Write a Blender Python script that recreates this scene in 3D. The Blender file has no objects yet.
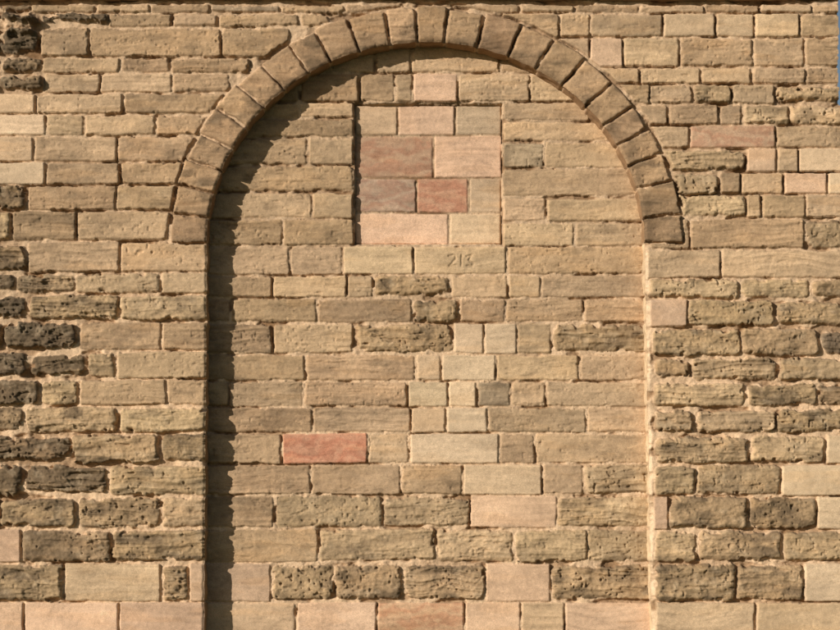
import bpy, math, random
import numpy as np
from mathutils import Vector
rng=np.random.RandomState(11); random.seed(7)
S=0.008; F=1700.0; PITCH=math.radians(6); L=F*S
CAM=np.array([0.0,-L*math.cos(PITCH),1.6])
D=22.0          # recess depth in stone units (S metres each)
sp,cp=math.sin(PITCH),math.cos(PITCH)
def world(px,py,y0):
    u=np.asarray(px,float)-420; v=-(np.asarray(py,float)-315)
    dx=u; dy=F*cp-v*sp; dz=F*sp+v*cp
    t=(y0-CAM[1])/dy
    return CAM[0]+t*dx, CAM[2]+t*dz
# ---------------------------------------------------------------- noise
TB=[np.random.RandomState(100+i).rand(256,256).astype(np.float32) for i in range(8)]
def vn(x,y,s=0):
    t=TB[s%8]; x=x+s*17.3; y=y+s*9.7
    xf=np.floor(x); yf=np.floor(y); fx=x-xf; fy=y-yf
    xi=xf.astype(np.int64)&255; yi=yf.astype(np.int64)&255; x1=(xi+1)&255; y1=(yi+1)&255
    fx=fx*fx*(3-2*fx); fy=fy*fy*(3-2*fy)
    return (t[yi,xi]*(1-fx)+t[yi,x1]*fx)*(1-fy)+(t[y1,xi]*(1-fx)+t[y1,x1]*fx)*fy
def fbm(x,y,o=4,s=0,g=.5):
    a=1.;r=0;n=0
    for i in range(o):
        r=r+a*vn(x,y,s+i); n+=a; a*=g
        x,y=x*1.78+y*.95+5.1, y*1.78-x*.95+3.7
    return r/n
def fbs(x,y,o=4,s=0,g=.5):      # unrotated (keeps bedding horizontal)
    a=1.;r=0;n=0
    for i in range(o):
        r=r+a*vn(x,y,s+i); n+=a; a*=g; x=x*2.03+5.1; y=y*2.03+3.7
    return r/n
def ss(a,b,x):
    t=np.clip((x-a)/(b-a),0,1); return t*t*(3-2*t)
def lin(c):
    c=np.array(c,float)/255; c=np.where(c<.04045,c/12.92,((c+.055)/1.055)**2.4)
    l=c.mean(); return c+(l-c)*.04
GAIN=np.array([1.12,1.07,1.03])
# ---------------------------------------------------------------- grid
ST=0.78
xs=np.concatenate([np.arange(-620,-12,4.),np.arange(-12,852,ST),np.arange(852,1460,4.)])
ys=np.concatenate([np.arange(-12,642,ST),np.arange(642,716,3.)])
X,Y=np.meshgrid(xs,ys)
CX,CY=426.,243.
def fopen(x,y):
    k=np.sqrt(((x-CX)/219.)**2+((y-CY)/201.)**2)
    e=(k-1)*210
    t=np.clip((y-CY)/390,0,1.3)
    xl=207-3*t; xr=645.5+7*t
    j=np.maximum(xl-x,x-xr)
    n=(fbm(x/9,y/9,3,3)-.5)*2.0
    return np.where(y<CY,e,j)+n
def fouter(x,y):   # >0 outside the arch ring
    k=np.sqrt(((x-CX)/257.)**2+((y-CY)/237.)**2)
    return np.where(y<CY+2,(k-1)*247,999)
FO=fopen(X,Y)
# ---------------------------------------------------------------- stone types
#   colour, dark weathering, roughness, round radius, relief
T={
't':((175,148,115),.25,.32,1.8,.7),'n':((163,136,104),.38,.38,1.9,.7),'g':((153,132,105),.45,.4,2.0,.7),
'y':((168,143,109),.42,.78,3.2,2.1),'r':((158,133,100),.62,1.0,4.0,2.7),'d':((133,111,83),.9,1.3,4.6,3.0),
'k':((98,84,66),1.0,1.55,5.0,3.2),'p':((200,174,140),.07,.12,1.3,1.0),'q':((194,162,132),.09,.12,1.3,1.0),
'o':((183,145,113),.1,.16,1.4,1.0),'R':((176,125,99),.1,.16,1.3,1.0),'m':((160,132,109),.18,.18,1.4,.8),
's':((179,143,114),.12,.14,1.3,.8),'c':((185,158,124),.16,.2,1.6,1.0),'v':((158,130,98),.6,.34,2.4,1.3),
}
HF=np.zeros_like(X); HB=np.zeros_like(X)
CF=np.zeros(X.shape+(3,)); CB=np.zeros(X.shape+(3,))
BF=np.full(X.shape,-1e3); BB=np.full(X.shape,-1e3)
# mortar
mn=fbm(X/7,Y/7,5,1); mn2=fbm(X/40,Y/40,3,4); mn3=fbm(X/3,Y/3,3,2)
low=ss(180,420,Y)
er=ss(.48,.64,fbm(X/26,Y/13,4,5))
hm=-1.8+(mn-.5)*3.6-er*(3.0)
HF[:]=hm-.8*ss(.45,.6,mn2); HB[:]=hm+.8
mc=lin((193,165,132))
mcol=mc[None,None,:]*((.68+.48*mn+.28*(mn3-.5))*(.94+.18*low))[...,None]
mcol=mcol*(1-(.42*er+.24*ss(.5,.75,mn2))[...,None]*np.array([.9,1.,1.1]))
CF[:]=mcol; CB[:]=mcol
WX=(fbm(X/16,Y/16,3,6)-.5); WY=(fbm(X/18,Y/14,3,2)-.5)
wx2=(fbm(X/5,Y/5,3,0)-.5); wy2=(fbm(X/5,Y/5,3,5)-.5)
SOIL=fbm(X/120,Y/90,4,6)
LFT=ss(190,0,X)                      # the far left of the wall is more weathered
def paint(layer,win,dist,code,x0,x1,y0,y1,tone=0,extra=0.0):
    H,C,B=(HF,CF,BF) if layer=='f' else (HB,CB,BB)
    col,dk,rg,rad,rel=T[code]
    i0,i1=np.searchsorted(ys,win[2]-5),np.searchsorted(ys,win[3]+5)
    j0,j1=np.searchsorted(xs,win[0]-5),np.searchsorted(xs,win[1]+5)
    if i1<=i0 or j1<=j0: return
    sl=(slice(i0,i1),slice(j0,j1)); x=X[sl]; y=Y[sl]
    a=.8+3.4*rg; b=.4+2.2*rg
    d=dist(x+WX[sl]*a+wx2[sl]*b, y+WY[sl]*a+wy2[sl]*b)
    ox,oy=rng.rand(2)*200
    xx=x+ox; yy=y+oy
    d=d-ss(.60,.74,fbm(xx/11,yy/9,3,1))*3.4*rg*ss(9,0,d)      # chipped arrises
    m=d>np.maximum(B[sl],0)
    if not m.any(): return
    rad=rad*(.6+.8*rng.rand())
    e=np.clip(d/rad,0,1); prof=np.sqrt(np.clip(1-(1-e)**2,0,1))
    w=(x-x0)/(x1-x0+1e-3)-.5; v=(y-y0)/(y1-y0+1e-3)-.5
    bedw=(fbm(xx/45,yy/45,2,4)-.5)*10
    bsc=2.4+2.2*rng.rand()
    bed=fbs(xx/48,(yy+bedw)/bsc,3,3)           # laminations
    bed2=fbs(xx/26,(yy+bedw)/1.5,2,1)
    fl=fbm(xx/21,yy/13,4,2)
    fine=fbm(xx/2.4,yy/2.2,2,6)
    mid=fbm(xx/6,yy/4.5,3,4)
    pk=rng.rand()**1.3
    pit=ss(.78,.88,vn(xx/2.7,yy/2.1,1))*.8*ss(.40,.58,vn(xx/18,yy/12,2))+ss(.87,.95,vn(xx/5.0,yy/3.2,4))
    slot=ss(.67,.77,fbs(xx/11,(yy+bedw)/2.0,2,7))*ss(.40,.6,vn(xx/25,yy/15,6))   # bedding slots
    big=ss(.60,.70,fbm(xx/15,yy/8,3,7))
    Hs=rel+(rng.rand()-.5)*2.2*min(1,.3+rg)+w*(rng.rand()-.5)*2.4*(rg+.2)+v*(rng.rand()-.5)*2.4*(rg+.2)
    bedk=rng.rand()
    Hs=Hs+(fl-.5)*5.0*rg+(bed-.5)*(1.2+4.4*bedk)*rg+(bed2-.5)*1.5*bedk*rg+(mid-.5)*1.8*rg+(fine-.5)*.6*(rg+.3)
    pq=(.35+1.0*pk)*(min(rg,.9) if rg>.25 else .05)
    Hs=Hs-pit*pq*2.4-slot*1.8*rg
    Hs=Hs-big*max(0,rg-.6)*3.2*(rng.rand())
    h=-2.0+(Hs+2.0)*prof+extra
    c=lin(col)*(1+(rng.rand()-.5)*.28)
    c=c*(1+(rng.rand(3)-.5)*np.array([.03,.01,.05]))
    c=c*(1+tone)
    vr=1+(fl-.5)*.48*(.4+rg)+(bed-.5)*(.26+.45*bedk)*(.5+.5*min(rg,1))+(fine-.5)*.22+(mid-.5)*.26+(fbm(xx/60,yy/30,2,5)-.5)*.38
    cc=c[None,None,:]*vr[...,None]
    oc=ss(.48,.75,fbs(xx/40,yy/9+bedw*.1,3,0))*(.08+.28*rng.rand())
    cc=cc*(1+oc[...,None]*np.array([.10,-.03,-.20]))
    lf=LFT[sl]*(.13 if layer=='f' and rg>.25 else 0)
    dm=ss(.66-.22*dk,.90-.16*dk,fbm(xx/24,yy/10,5,6)+.12*rng.rand()-.03+.16*(SOIL[sl]-.5)+lf+ss(5,0,d)*.07*dk)*min(1,dk*1.15)
    dm=np.clip(dm+(pit*.4*pk+slot*.28+big*.12)*min(1,rg),0,.8)
    cc=cc*(1-dm[...,None])+lin((95,80,61))[None,None,:]*dm[...,None]
    lc=ss(.60,.75,fbm(xx/10,yy/8,4,3))*.22*min(1,rg)
    cc=cc*(1-lc[...,None])+lin((190,169,138))*lc[...,None]
    if code in('m','s','o','R'):
        ang=(rng.rand()-.5)*.9
        bb=.5+.5*np.sin((yy*.36+xx*ang*.3+12*fl+3*mid)*1.1)
        cc=cc*(1+(bb-.5)[...,None]*.26*np.array([.45,1,1.1]))
    sm=ss(1.5,0.,d)*.35
    cc=cc*(1-sm[...,None])+mcol[sl]*sm[...,None]
    H[sl]=np.where(m,h,H[sl]); B[sl]=np.where(m,d,B[sl])
    C[sl]=np.where(m[...,None],cc,C[sl])
def rect(layer,x0,x1,y0,y1,code,extra=0,clip=None,gap=None,tone=0):
    rg=T[code][2]
    g=(.72+.5*min(rg,1.2)) if gap is None else gap
    a0=x0+g+(rng.rand()-.5)*2.4*rg; a1=x1-g-(rng.rand()-.5)*2.4*rg
    b0=y0+g+rng.rand()*2.6*rg-.4; b1=y1-g-rng.rand()*2.6*rg+.4
    cx,cy,hx,hy=(a0+a1)/2,(b0+b1)/2,(a1-a0)/2,(b1-b0)/2
    r=min(.8+4.0*rg,hy*.7,hx*.7); sl_=(rng.rand()-.5)*.022*(1+rg); sl2=(rng.rand()-.5)*.09*rg
    def dist(x,y):
        y=y+(x-cx)*sl_; x=x+(y-cy)*sl2
        qx=np.abs(x-cx)-hx+r; qy=np.abs(y-cy)-hy+r
        d=-(np.hypot(np.maximum(qx,0),np.maximum(qy,0))+np.minimum(np.maximum(qx,qy),0)-r)
        if clip is not None: d=np.minimum(d,clip(x,y))
        return d
    paint(layer,(x0,x1,y0,y1),dist,code,x0,x1,y0,y1,tone,extra)
def parse(s):
    p=s.split(); return [float(v) for v in p[0::2]],p[1::2]
clipring=lambda x,y: np.where(y<CY+1,fouter(x,y)-1.6,99)
def row(layer,y0,y1,s,extl=None,extr=None,clip=None,extra=0,base=0):
    j,c=parse(s)
    if extl:
        while j[0]>-610:
            j.insert(0,j[0]-random.uniform(45,115)); c.insert(0,random.choice(extl))
    if extr:
        while j[-1]<1450:
            j.append(j[-1]+random.uniform(45,115)); c.append(random.choice(extr))
    for a,b,k in zip(j[:-1],j[1:],c):
        rect(layer,a,b,y0,y1,k,extra+base,clip)
# ---------------------------------------------------------------- outer wall
EL='rrydn'; ER='ryrdn'
LEFT=[
(4,13,"30 n 95 t 150 n 210 g 280 n 345"),(13,27,"0 k 40 k 108 n 172 t 218 n 300 n 330"),
(27,57,"0 k 40 n 89 n 221 n 290"),(57,73,"0 d 42 t 120 n 170 n 250"),(73,93,"0 d 44 t 100 t 172 n 230"),
(93,114,"-30 c 36 t 123 n 240"),(114,136,"-40 p 46 t 84 t 156 n 240"),(136,162,"-20 c 34 t 117 n 230"),
(162,185,"-30 p 45 t 120 n 200"),(185,210,"-10 d 27 n 116 t 200"),(210,241,"-50 y 12 n 77 t 200"),
(241,272,"-30 d 27 t 120 t 225"),(272,294,"-40 d 16 r 76 y 161 t 225"),(294,321,"-60 k 29 r 119 y 225"),
(321,351,"-55 r 4 k 79 n 162 n 225"),(351,379,"-60 k 29 d 87 y 116 t 225"),(379,406,"-40 d 41 y 79 t 167 n 225"),
(406,433,"-60 d 25 r 119 y 225"),(433,464,"-20 d 71 r 161 r 225"),(464,496,"-50 d 24 d 109 y 225"),
(496,529,"-70 y 0 r 78 r 162 y 225"),(529,563,"-60 q 21 r 111 r 225"),(563,602,"-30 r 64 c 161 r 189 q 225"),
(602,640,"-60 q 24 q 119 q 225"),(640,678,"-40 r 40 y 130 r 225"),(678,716,"-10 r 90 r 225")]
for y0,y1,s in LEFT: row('f',y0,y1,s,extl=EL,clip=clipring)
MID=[(4,14,"345 n 400 t 452 n 520"),]
for y0,y1,s in MID: row('f',y0,y1,s,clip=clipring)
RIGHT=[
(4,13,"520 t 575 n 640 t 705 n 760 c 812 n 850"),(13,37,"500 n 560 n 590 t 663 c 716 c 755 c 800 n 850"),
(37,67,"540 t 590 q 623 t 680 n 753 t 805 n 850"),(67,84,"560 t 640 t 701 t 752 t 806 n 850"),
(84,104,"600 n 650 t 692 y 731 t 775 r 850"),(104,125,"600 t 668 n 719 t 743 y 790 y 850"),
(125,148,"600 t 690 s 776 t 870"),(148,172,"620 y 746 q 777 c 799 p 870"),(172,194,"640 y 719 n 741 t 784 q 828 p 900"),
(194,218,"650 y 746 t 761 n 806 t 870"),(218,249,"650 n 690 n 805 r 880"),(249,278,"646 t 721 t 890"),
(278,299,"648 y 741 y 811 r 880"),(299,327,"649 q 688 y 775 r 860"),(327,357,"652 r 741 r 819 k 880"),
(357,381,"653 r 691 r 777 y 890"),(381,408,"653 y 746 r 819 d 880"),(408,434,"653 r 697 y 776 r 870"),
(434,464,"654 r 749 y 826 p 860"),(464,496,"654 y 696 y 781 p 880"),(496,530,"653 q 669 r 749 r 817 p 880"),
(530,563,"654 y 697 r 783 y 860"),(563,602,"655 r 735 r 804 p 880"),(602,640,"655 c 756 c 850"),
(640,678,"655 r 740 y 850"),(678,716,"655 y 700 r 850")]
for y0,y1,s in RIGHT: row('f',y0,y1,s,extr=ER,clip=clipring)
# ---------------------------------------------------------------- arch ring
NV=24; th=[0.0]
for i in range(NV): th.append(th[-1]+1+random.uniform(-.14,.14))
th=np.array(th)/th[-1]*math.pi
def ring_angle(x,y): return np.arctan2((CY-y)/219.,(x-CX)/238.)
for i in range(NV):
    t0,t1=th[i],th[i+1]; tm=(t0+t1)/2
    cxv=CX+238*math.cos(tm); cyv=CY-219*math.sin(tm)
    oe=random.uniform(-2.0,1.0)
    def dist(x,y,t0=t0,t1=t1,oe=oe):
        a=ring_angle(x,y); rr=228
        d=np.minimum((a-t0)*rr,(t1-a)*rr)-1.0
        return np.minimum(np.minimum(d,-fouter(x,y)-1.2+oe),fopen(x,y)+2.2)
    tone=random.uniform(-.11,.15)
    paint('f',(cxv-34,cxv+34,cyv-34,cyv+34),dist,'v',cxv-20,cxv+20,cyv-20,cyv+20,tone,.8)
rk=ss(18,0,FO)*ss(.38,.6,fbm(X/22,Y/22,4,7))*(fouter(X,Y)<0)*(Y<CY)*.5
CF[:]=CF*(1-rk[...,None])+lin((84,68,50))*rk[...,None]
# ---------------------------------------------------------------- recess
REC=[
(36,73,"250 n 330 t 375 t 411 t 500 n 600"),(73,102,"230 n 300 n 360 n 395 t 413 q 458 t 530 t 620"),
(102,118,"200 n 300 t 354"),(118,138,"200 n 354"),(138,165,"200 n 308 t 354"),(165,192,"195 n 354"),
(192,219,"195 t 312 t 354"),(219,246,"195 n 283 n 354"),
(102,121,"502.5 t 590 n 655"),(121,142,"502.5 t 655"),(142,168,"502.5 g 544 t 655"),(168,197,"502.5 t 660"),
(197,222,"502.5 t 546 t 660"),(222,247,"502.5 t 575 t 660"),
(246,275,"195 t 290 t 343 c 414 c 507 n 660"),(275,298,"195 n 273 t 347 t 374 r 450 t 508 t 541 t 660"),
(298,323,"195 n 231 n 317 n 412 r 460 n 506 n 584 n 660"),
(323,354,"195 n 273 t 354 r 453 p 484 p 517 t 552 r 660"),
(354,381,"195 n 306 n 416 c 442 p 496 t 579 t 660"),
(381,407,"195 n 229 t 304 n 408 p 448 p 477 g 511 t 546 t 660"),
(407,433,"195 n 313 t 411 c 446 p 488 t 587 t 660"),
(433,464,"195 n 282 R 368 t 410 p 499 t 535 t 665"),
(464,495,"195 n 311 t 401 n 463 p 542 t 584 y 665"),
(495,528,"195 n 274 y 383 y 470 q 557 y 665"),
(528,563,"195 n 319 y 435 y 514 y 587 y 665"),
(563,602,"195 q 271 r 335 r 403 r 485 q 551 r 665"),
(602,640,"195 c 296 q 377 o 465 q 521 c 565 q 665"),(640,678,"195 y 280 r 370 y 450 r 560 y 665"),
(678,716,"195 r 310 y 400 r 520 y 665")]
for y0,y1,s in REC: row('b',y0,y1,s,base=-.3)
# carved marks on the stone under the window
def seg(x,y,ax,ay,bx,by):
    vx,vy=bx-ax,by-ay; t=np.clip(((x-ax)*vx+(y-ay)*vy)/(vx*vx+vy*vy),0,1)
    return np.hypot(x-ax-t*vx,y-ay-t*vy)
cd=np.full_like(X,99.)
i0,i1=np.searchsorted(ys,[245,277]); j0,j1=np.searchsorted(xs,[410,510]); sl=(slice(i0,i1),slice(j0,j1))
for a in [(449,256,455,255),(455,255,456,259),(456,259,449,266),(449,266,456,265),(462,255,461,266),
          (467,256,472,255),(472,255,469,260),(469,260,473,263),(473,263,472,266),(472,266,467,266)]:
    cd[sl]=np.minimum(cd[sl],seg(X[sl]+wx2[sl]*2,Y[sl]+wy2[sl]*2,*a))
cv=ss(1.4,.2,cd); HB-=cv*1.2; CB[:]=CB*(1-.14*cv[...,None])
# blocked window panel
PD=7.5
inp=(X>354.5)&(X<502)&(Y>103.5)&(Y<243.5)
BB[inp]=-1e3
HB[inp]=hm[inp]*.2+.2; CB[inp]=mcol[inp]*.95
WIN=[(104,134,"354.5 t 398 q 455 c 502.5"),(134,177,"354.5 s 434 q 502.5"),(177,212,"354.5 m 417 R 469 c 502.5"),
(212,244,"354.5 q 449 c 502.5")]
T['R']=((170,127,101),.1,.14,1.3,.8)
T['t']=((177,150,119),.15,.16,1.4,.8)
T['c']=((184,159,128),.12,.12,1.4,.8)
for y0,y1,s in WIN:
    row('b',y0,y1,s)
ej=(fbm(X/6,Y/6,3,1)-.5)*1.4
pin=ss(353.8,354.8,X+ej)*ss(502.9,501.9,X+ej)*ss(103,104.0,Y+ej)*ss(244.4,243.4,Y+ej)
HB-=PD*pin
CF*=GAIN; CB*=GAIN
HF-=ss(2.6,0,FO)*1.6
# slightly proud broken block top left
bw_=(fbm(X/8,Y/8,3,4)-.5)*12
blk=ss(3,9,X+bw_)*ss(38,30,X+bw_)*ss(12,18,Y+bw_)*ss(40,32,Y+bw_)
HF+=blk*9*(.5+1.0*fbm(X/9,Y/7,4,2))
# mortar skim along right jamb arris
mj=ss(4.6,2.4,FO+(mn-.5)*3)*(X>600)*(Y>CY+10)*(FO>-2)
CF[:]=CF*(1-mj[...,None]*.8)+mcol*1.3*mj[...,None]*.8
# ---------------------------------------------------------------- materials
def stone_mat(name,attr=True,base=(.3,.22,.13,1),bump=.5):
    m=bpy.data.materials.new(name); m.use_nodes=True; nt=m.node_tree; N=nt.nodes; K=nt.links
    b=N['Principled BSDF']; b.inputs['Roughness'].default_value=.93; b.inputs['Specular IOR Level'].default_value=.12
    tc=N.new('ShaderNodeTexCoord')
    n1=N.new('ShaderNodeTexNoise'); n1.inputs['Scale'].default_value=120; n1.inputs['Detail'].default_value=3; n1.inputs['Roughness'].default_value=.75
    mp=N.new('ShaderNodeMapping'); mp.inputs['Scale'].default_value=(1,1,1.7)
    K.new(tc.outputs['Object'],mp.inputs[0]); K.new(mp.outputs[0],n1.inputs[0])
    r1=N.new('ShaderNodeMapRange'); r1.inputs[1].default_value=.3; r1.inputs[2].default_value=.7; r1.inputs[3].default_value=.70; r1.inputs[4].default_value=1.28
    K.new(n1.outputs[0],r1.inputs[0])
    vm=N.new('ShaderNodeVectorMath'); vm.operation='SCALE'; K.new(r1.outputs[0],vm.inputs['Scale'])
    if attr:
        at=N.new('ShaderNodeAttribute'); at.attribute_name='stone_col'; K.new(at.outputs['Color'],vm.inputs[0])
    else: vm.inputs[0].default_value=base[:3]
    K.new(vm.outputs[0],b.inputs['Base Color'])
    bu=N.new('ShaderNodeBump'); bu.inputs['Strength'].default_value=bump; bu.inputs['Distance'].default_value=.006
    K.new(n1.outputs[0],bu.inputs['Height']); K.new(bu.outputs[0],b.inputs['Normal'])
    return m
MAT=stone_mat('weathered_sandstone')
def mesh_from(name,co,quads,cols,parent=None,mat=MAT):
    me=bpy.data.meshes.new(name)
    me.vertices.add(len(co)); me.vertices.foreach_set('co',co.astype(np.float32).ravel())
    nq=len(quads); me.loops.add(nq*4); me.polygons.add(nq)
    me.loops.foreach_set('vertex_index',quads.astype(np.int32).ravel())
    me.polygons.foreach_set('loop_start',np.arange(0,nq*4,4,dtype=np.int32))
    me.polygons.foreach_set('loop_total',np.full(nq,4,dtype=np.int32))
    me.update(calc_edges=True)
    if cols is not None:
        a=me.color_attributes.new('stone_col','FLOAT_COLOR','POINT')
        c4=np.ones((len(co),4),np.float32); c4[:,:3]=np.clip(cols,0.01,.8); a.data.foreach_set('color',c4.ravel())
    me.materials.append(mat)
    ob=bpy.data.objects.new(name,me); bpy.context.collection.objects.link(ob)
    if parent: ob.parent=parent
    return ob
wall=bpy.data.objects.new('stone_wall',None); bpy.context.collection.objects.link(wall)
arch=bpy.data.objects.new('blind_arch',None); bpy.context.collection.objects.link(arch)
ny,nx=X.shape
idx=np.arange(ny*nx).reshape(ny,nx)
Q=np.stack([idx[:-1,:-1],idx[1:,:-1],idx[1:,1:],idx[:-1,1:]],-1).reshape(-1,4)
def compact(co,Qs,cols):
    used=np.zeros(len(co),bool); used[Qs.ravel()]=True
    mp=np.cumsum(used)-1
    return co[used],mp[Qs],cols[used]
gy,gx=np.gradient(FO,ys,xs)
snap=(np.abs(FO)<ST*.62)
PX=X-np.where(snap,FO*gx,0); PY=Y-np.where(snap,FO*gy,0); F2=np.where(snap,0,FO)
fm=F2.ravel()[Q].mean(1)
ex=838.5+(fbm(X*0+3,Y/12,3,2)-.5)*4
gone=((X>ex)&(Y<104)).ravel()[Q].any(1)
wx,wz=world(PX,PY,0.0)
co=np.stack([wx,-HF*S,wz],-1).reshape(-1,3)
keep=(fm>0)&(~gone)
inring=((fouter(X,Y)<0)&(Y<CY)).ravel()[Q].all(1)
c_,q_,k_=compact(co,Q[keep&~inring],CF.reshape(-1,3)); mesh_from('wall_face',c_,q_,k_,wall)
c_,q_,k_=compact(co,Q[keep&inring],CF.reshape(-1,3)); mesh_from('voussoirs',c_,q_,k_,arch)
wx,wz=world(X,Y,D*S)
co=np.stack([wx,D*S-HB*S,wz],-1).reshape(-1,3)
keep=(FO.ravel()[Q].min(1)<7)
isw=inp.ravel()[Q].all(1)
c_,q_,k_=compact(co,Q[keep&~isw],CB.reshape(-1,3)); mesh_from('recess_stonework',c_,q_,k_,arch)
bw=bpy.data.objects.new('blocked_window',None); bpy.context.collection.objects.link(bw)
c_,q_,k_=compact(co,Q[keep&isw],CB.reshape(-1,3)); mesh_from('blocking_stones',c_,q_,k_,bw)
# jamb + soffit
pth=[]
for y in np.arange(716,CY,-1.2): pth.append((207-3*min(1.3,(y-CY)/390),y,-1,0))
for a in np.linspace(math.pi,0,520):
    pth.append((CX+219*math.cos(a),CY-201*math.sin(a),math.cos(a),-math.sin(a)))
for y in np.arange(CY+1,716,1.2): pth.append((645.5+7*min(1.3,(y-CY)/390),y,1,0))
pth=np.array(pth)
f0=fopen(pth[:,0],pth[:,1])
ax=pth[:,0]-f0*pth[:,2]; ay=pth[:,1]-f0*pth[:,3]
ii=np.clip(np.round(np.interp(ay,ys,np.arange(ny))).astype(int),0,ny-1)
jj=np.clip(np.round(np.interp(ax,xs,np.arange(nx))).astype(int),0,nx-1)
h0=HF[ii,jj]; sarc=np.arange(len(pth))*1.2
nd=20; tt=np.linspace(0,1,nd)
SA,TT=np.meshgrid(sarc,tt,indexing='ij')
fx0,fz0=world(ax,ay,0.0)
disp=((fbm(SA/12,TT*D/8,4,2)-.5)*3.0+.4)*np.minimum(1,TT*8)
jd=np.full(len(pth),99.)
for i,(px_,py_) in enumerate(zip(ax,ay)):
    if py_<CY:
        a=math.atan2((CY-py_)/201,(px_-CX)/219); jd[i]=np.abs(th-a).min()*210
    else: jd[i]=min(abs(py_-r[0]) for r in LEFT)
disp-=ss(2.2,.8,jd)[:,None]*1.4*np.minimum(1,TT*8)
nX=-pth[:,2]; nZ=pth[:,3]
jx=fx0[:,None]+disp*S*nX[:,None]; jz=fz0[:,None]+disp*S*nZ[:,None]
jy=(-h0[:,None]*(1-TT)+ (D+4)*TT)*S
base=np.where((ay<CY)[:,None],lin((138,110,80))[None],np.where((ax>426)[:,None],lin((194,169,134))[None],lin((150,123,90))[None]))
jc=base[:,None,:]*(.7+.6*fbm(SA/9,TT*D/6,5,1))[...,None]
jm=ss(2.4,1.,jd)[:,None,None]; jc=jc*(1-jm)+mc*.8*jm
n=len(pth); ji=np.arange(n*nd).reshape(n,nd)
JQ=np.stack([ji[:-1,:-1],ji[:-1,1:],ji[1:,1:],ji[1:,:-1]],-1).reshape(-1,4)
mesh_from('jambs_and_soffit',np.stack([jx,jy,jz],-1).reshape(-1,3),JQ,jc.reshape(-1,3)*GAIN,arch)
# ---------------------------------------------------------------- solid core, coping
mcore=stone_mat('rubble_core',False,(.27,.2,.13,1))
def box(name,x0,x1,y0,y1,z0,z1,parent,mat):
    v=np.array([(x,y,z) for x in(x0,x1) for y in(y0,y1) for z in(z0,z1)])
    q=np.array([(0,1,3,2),(4,6,7,5),(0,4,5,1),(2,3,7,6),(0,2,6,4),(1,5,7,3)])
    return mesh_from(name,v,q,None,parent,mat)
def wp(px,py): a,b=world(px,py,0.0); return float(a),float(b)
xl,_=wp(-610,300); xr,_=wp(1450,300); xe,ztop=wp(837.5,-4); _,zn=wp(837,107)
yb=(D+16)*S
box('wall_core',xl,xe-.02,yb,yb+.6,-.3,ztop,wall,mcore)
box('wall_core_low',xe-.019,xr,yb,yb+.6,-.3,zn,wall,mcore)
box('wall_end_fill',xe-.12,xe-.018,.06,yb-.002,zn-.05,ztop-.01,wall,mcore)
def coping():
    allc=[];allq=[];allk=[];off=0
    x=xl
    while x<xe:
        w=random.uniform(.55,.95); x2=min(x+w,xe+.02)
        if xe-x2<.2: x2=xe+.02
        nu=max(6,int((x2-x)/.012))
        pr=random.uniform(.035,.055); zb=ztop+.006-random.uniform(.03,.045); hgt=.16
        P=[(yb+.62,zb),(.0,zb)]+[(-pr*t,zb) for t in np.linspace(.1,.9,5)]+[(-pr,zb+.008)]+[(-pr-.002,zb+.008+t*(hgt-.03)) for t in np.linspace(.1,1,10)]+[(-pr+.02,zb+hgt),(yb+.62,zb+hgt+.05)]
        P=np.array(P); m=len(P)
        U=np.linspace(x+.004,x2-.004,nu)
        UU,KK=np.meshgrid(U,np.arange(m),indexing='ij')
        yy=P[KK,0]; zz=P[KK,1]
        sft=(KK>1)&(KK<m-1)
        nz=fbm(UU/.05+x*30,zz/.03,4,2)-.5; nz2=fbm(UU/.11+x*30,yy/.05,4,4)-.5
        yy=yy+nz*.035*sft; zz=zz+nz2*.022*sft
        kk=lin((150,124,92))*random.uniform(.75,1.1)
        col=kk[None,None,:]*(.7+.6*fbm(UU/.08,KK/3.,4,1))[...,None]
        id_=np.arange(nu*m).reshape(nu,m)+off
        q=np.stack([id_[:-1,:-1],id_[:-1,1:],id_[1:,1:],id_[1:,:-1]],-1).reshape(-1,4)
        allc.append(np.stack([UU,yy,zz],-1).reshape(-1,3)); allq.append(q); allk.append(col.reshape(-1,3)); off+=nu*m
        x=x2
    mesh_from('coping',np.concatenate(allc),np.concatenate(allq),np.concatenate(allk)*GAIN,wall)
coping()
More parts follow.
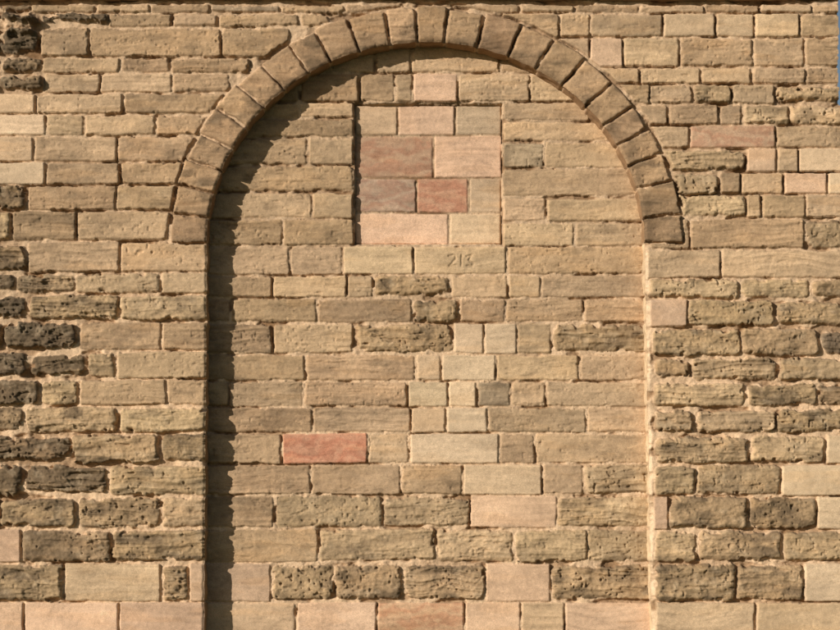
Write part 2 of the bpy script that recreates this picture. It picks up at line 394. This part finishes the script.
# ---------------------------------------------------------------- ground
g=bpy.data.materials.new('grass'); g.use_nodes=True; nt=g.node_tree; b=nt.nodes['Principled BSDF']; b.inputs['Roughness'].default_value=.95
no=nt.nodes.new('ShaderNodeTexNoise'); no.inputs['Scale'].default_value=900; no.inputs['Detail'].default_value=4
cr=nt.nodes.new('ShaderNodeValToRGB'); cr.color_ramp.elements[0].position=.35; cr.color_ramp.elements[0].color=(.03,.05,.015,1); cr.color_ramp.elements[1].position=.7; cr.color_ramp.elements[1].color=(.10,.12,.04,1)
tc=nt.nodes.new('ShaderNodeTexCoord'); nt.links.new(tc.outputs['Generated'],no.inputs[0])
nt.links.new(no.outputs[0],cr.inputs[0]); nt.links.new(cr.outputs[0],b.inputs['Base Color'])
G=np.array([(-400,-400,0),(400,-400,0),(400,400,0),(-400,400,0)],float)
mesh_from('ground',G,np.array([(0,1,2,3)]),None,None,g)
# ---------------------------------------------------------------- light, camera
v=Vector((26,22,-11)).normalized()
sd=bpy.data.lights.new('sun','SUN'); sd.energy=4.9; sd.angle=math.radians(.5); sd.color=(1,.965,.91)
so=bpy.data.objects.new('sun',sd); so.rotation_euler=v.to_track_quat('-Z','Y').to_euler(); bpy.context.collection.objects.link(so); so.location=(-10,-10,10)
w=bpy.data.worlds.new('World'); bpy.context.scene.world=w; w.use_nodes=True
sk=w.node_tree.nodes.new('ShaderNodeTexSky'); sk.sky_type='NISHITA'; sk.sun_disc=False
sk.sun_elevation=math.asin(-v.z); sk.sun_rotation=math.atan2(-v.x,-v.y)
bg=w.node_tree.nodes['Background']; bg.inputs[1].default_value=.06; w.node_tree.links.new(sk.outputs[0],bg.inputs[0])
cd=bpy.data.cameras.new('camera'); cam=bpy.data.objects.new('camera',cd); bpy.context.collection.objects.link(cam)
cam.location=CAM; cam.rotation_euler=(math.pi/2+PITCH,0,0); cd.sensor_width=36; cd.lens=F/840*36; cd.clip_end=2000
sc=bpy.context.scene; sc.camera=cam
sc.view_settings.view_transform='Standard'; sc.view_settings.look='None'; sc.view_settings.exposure=0
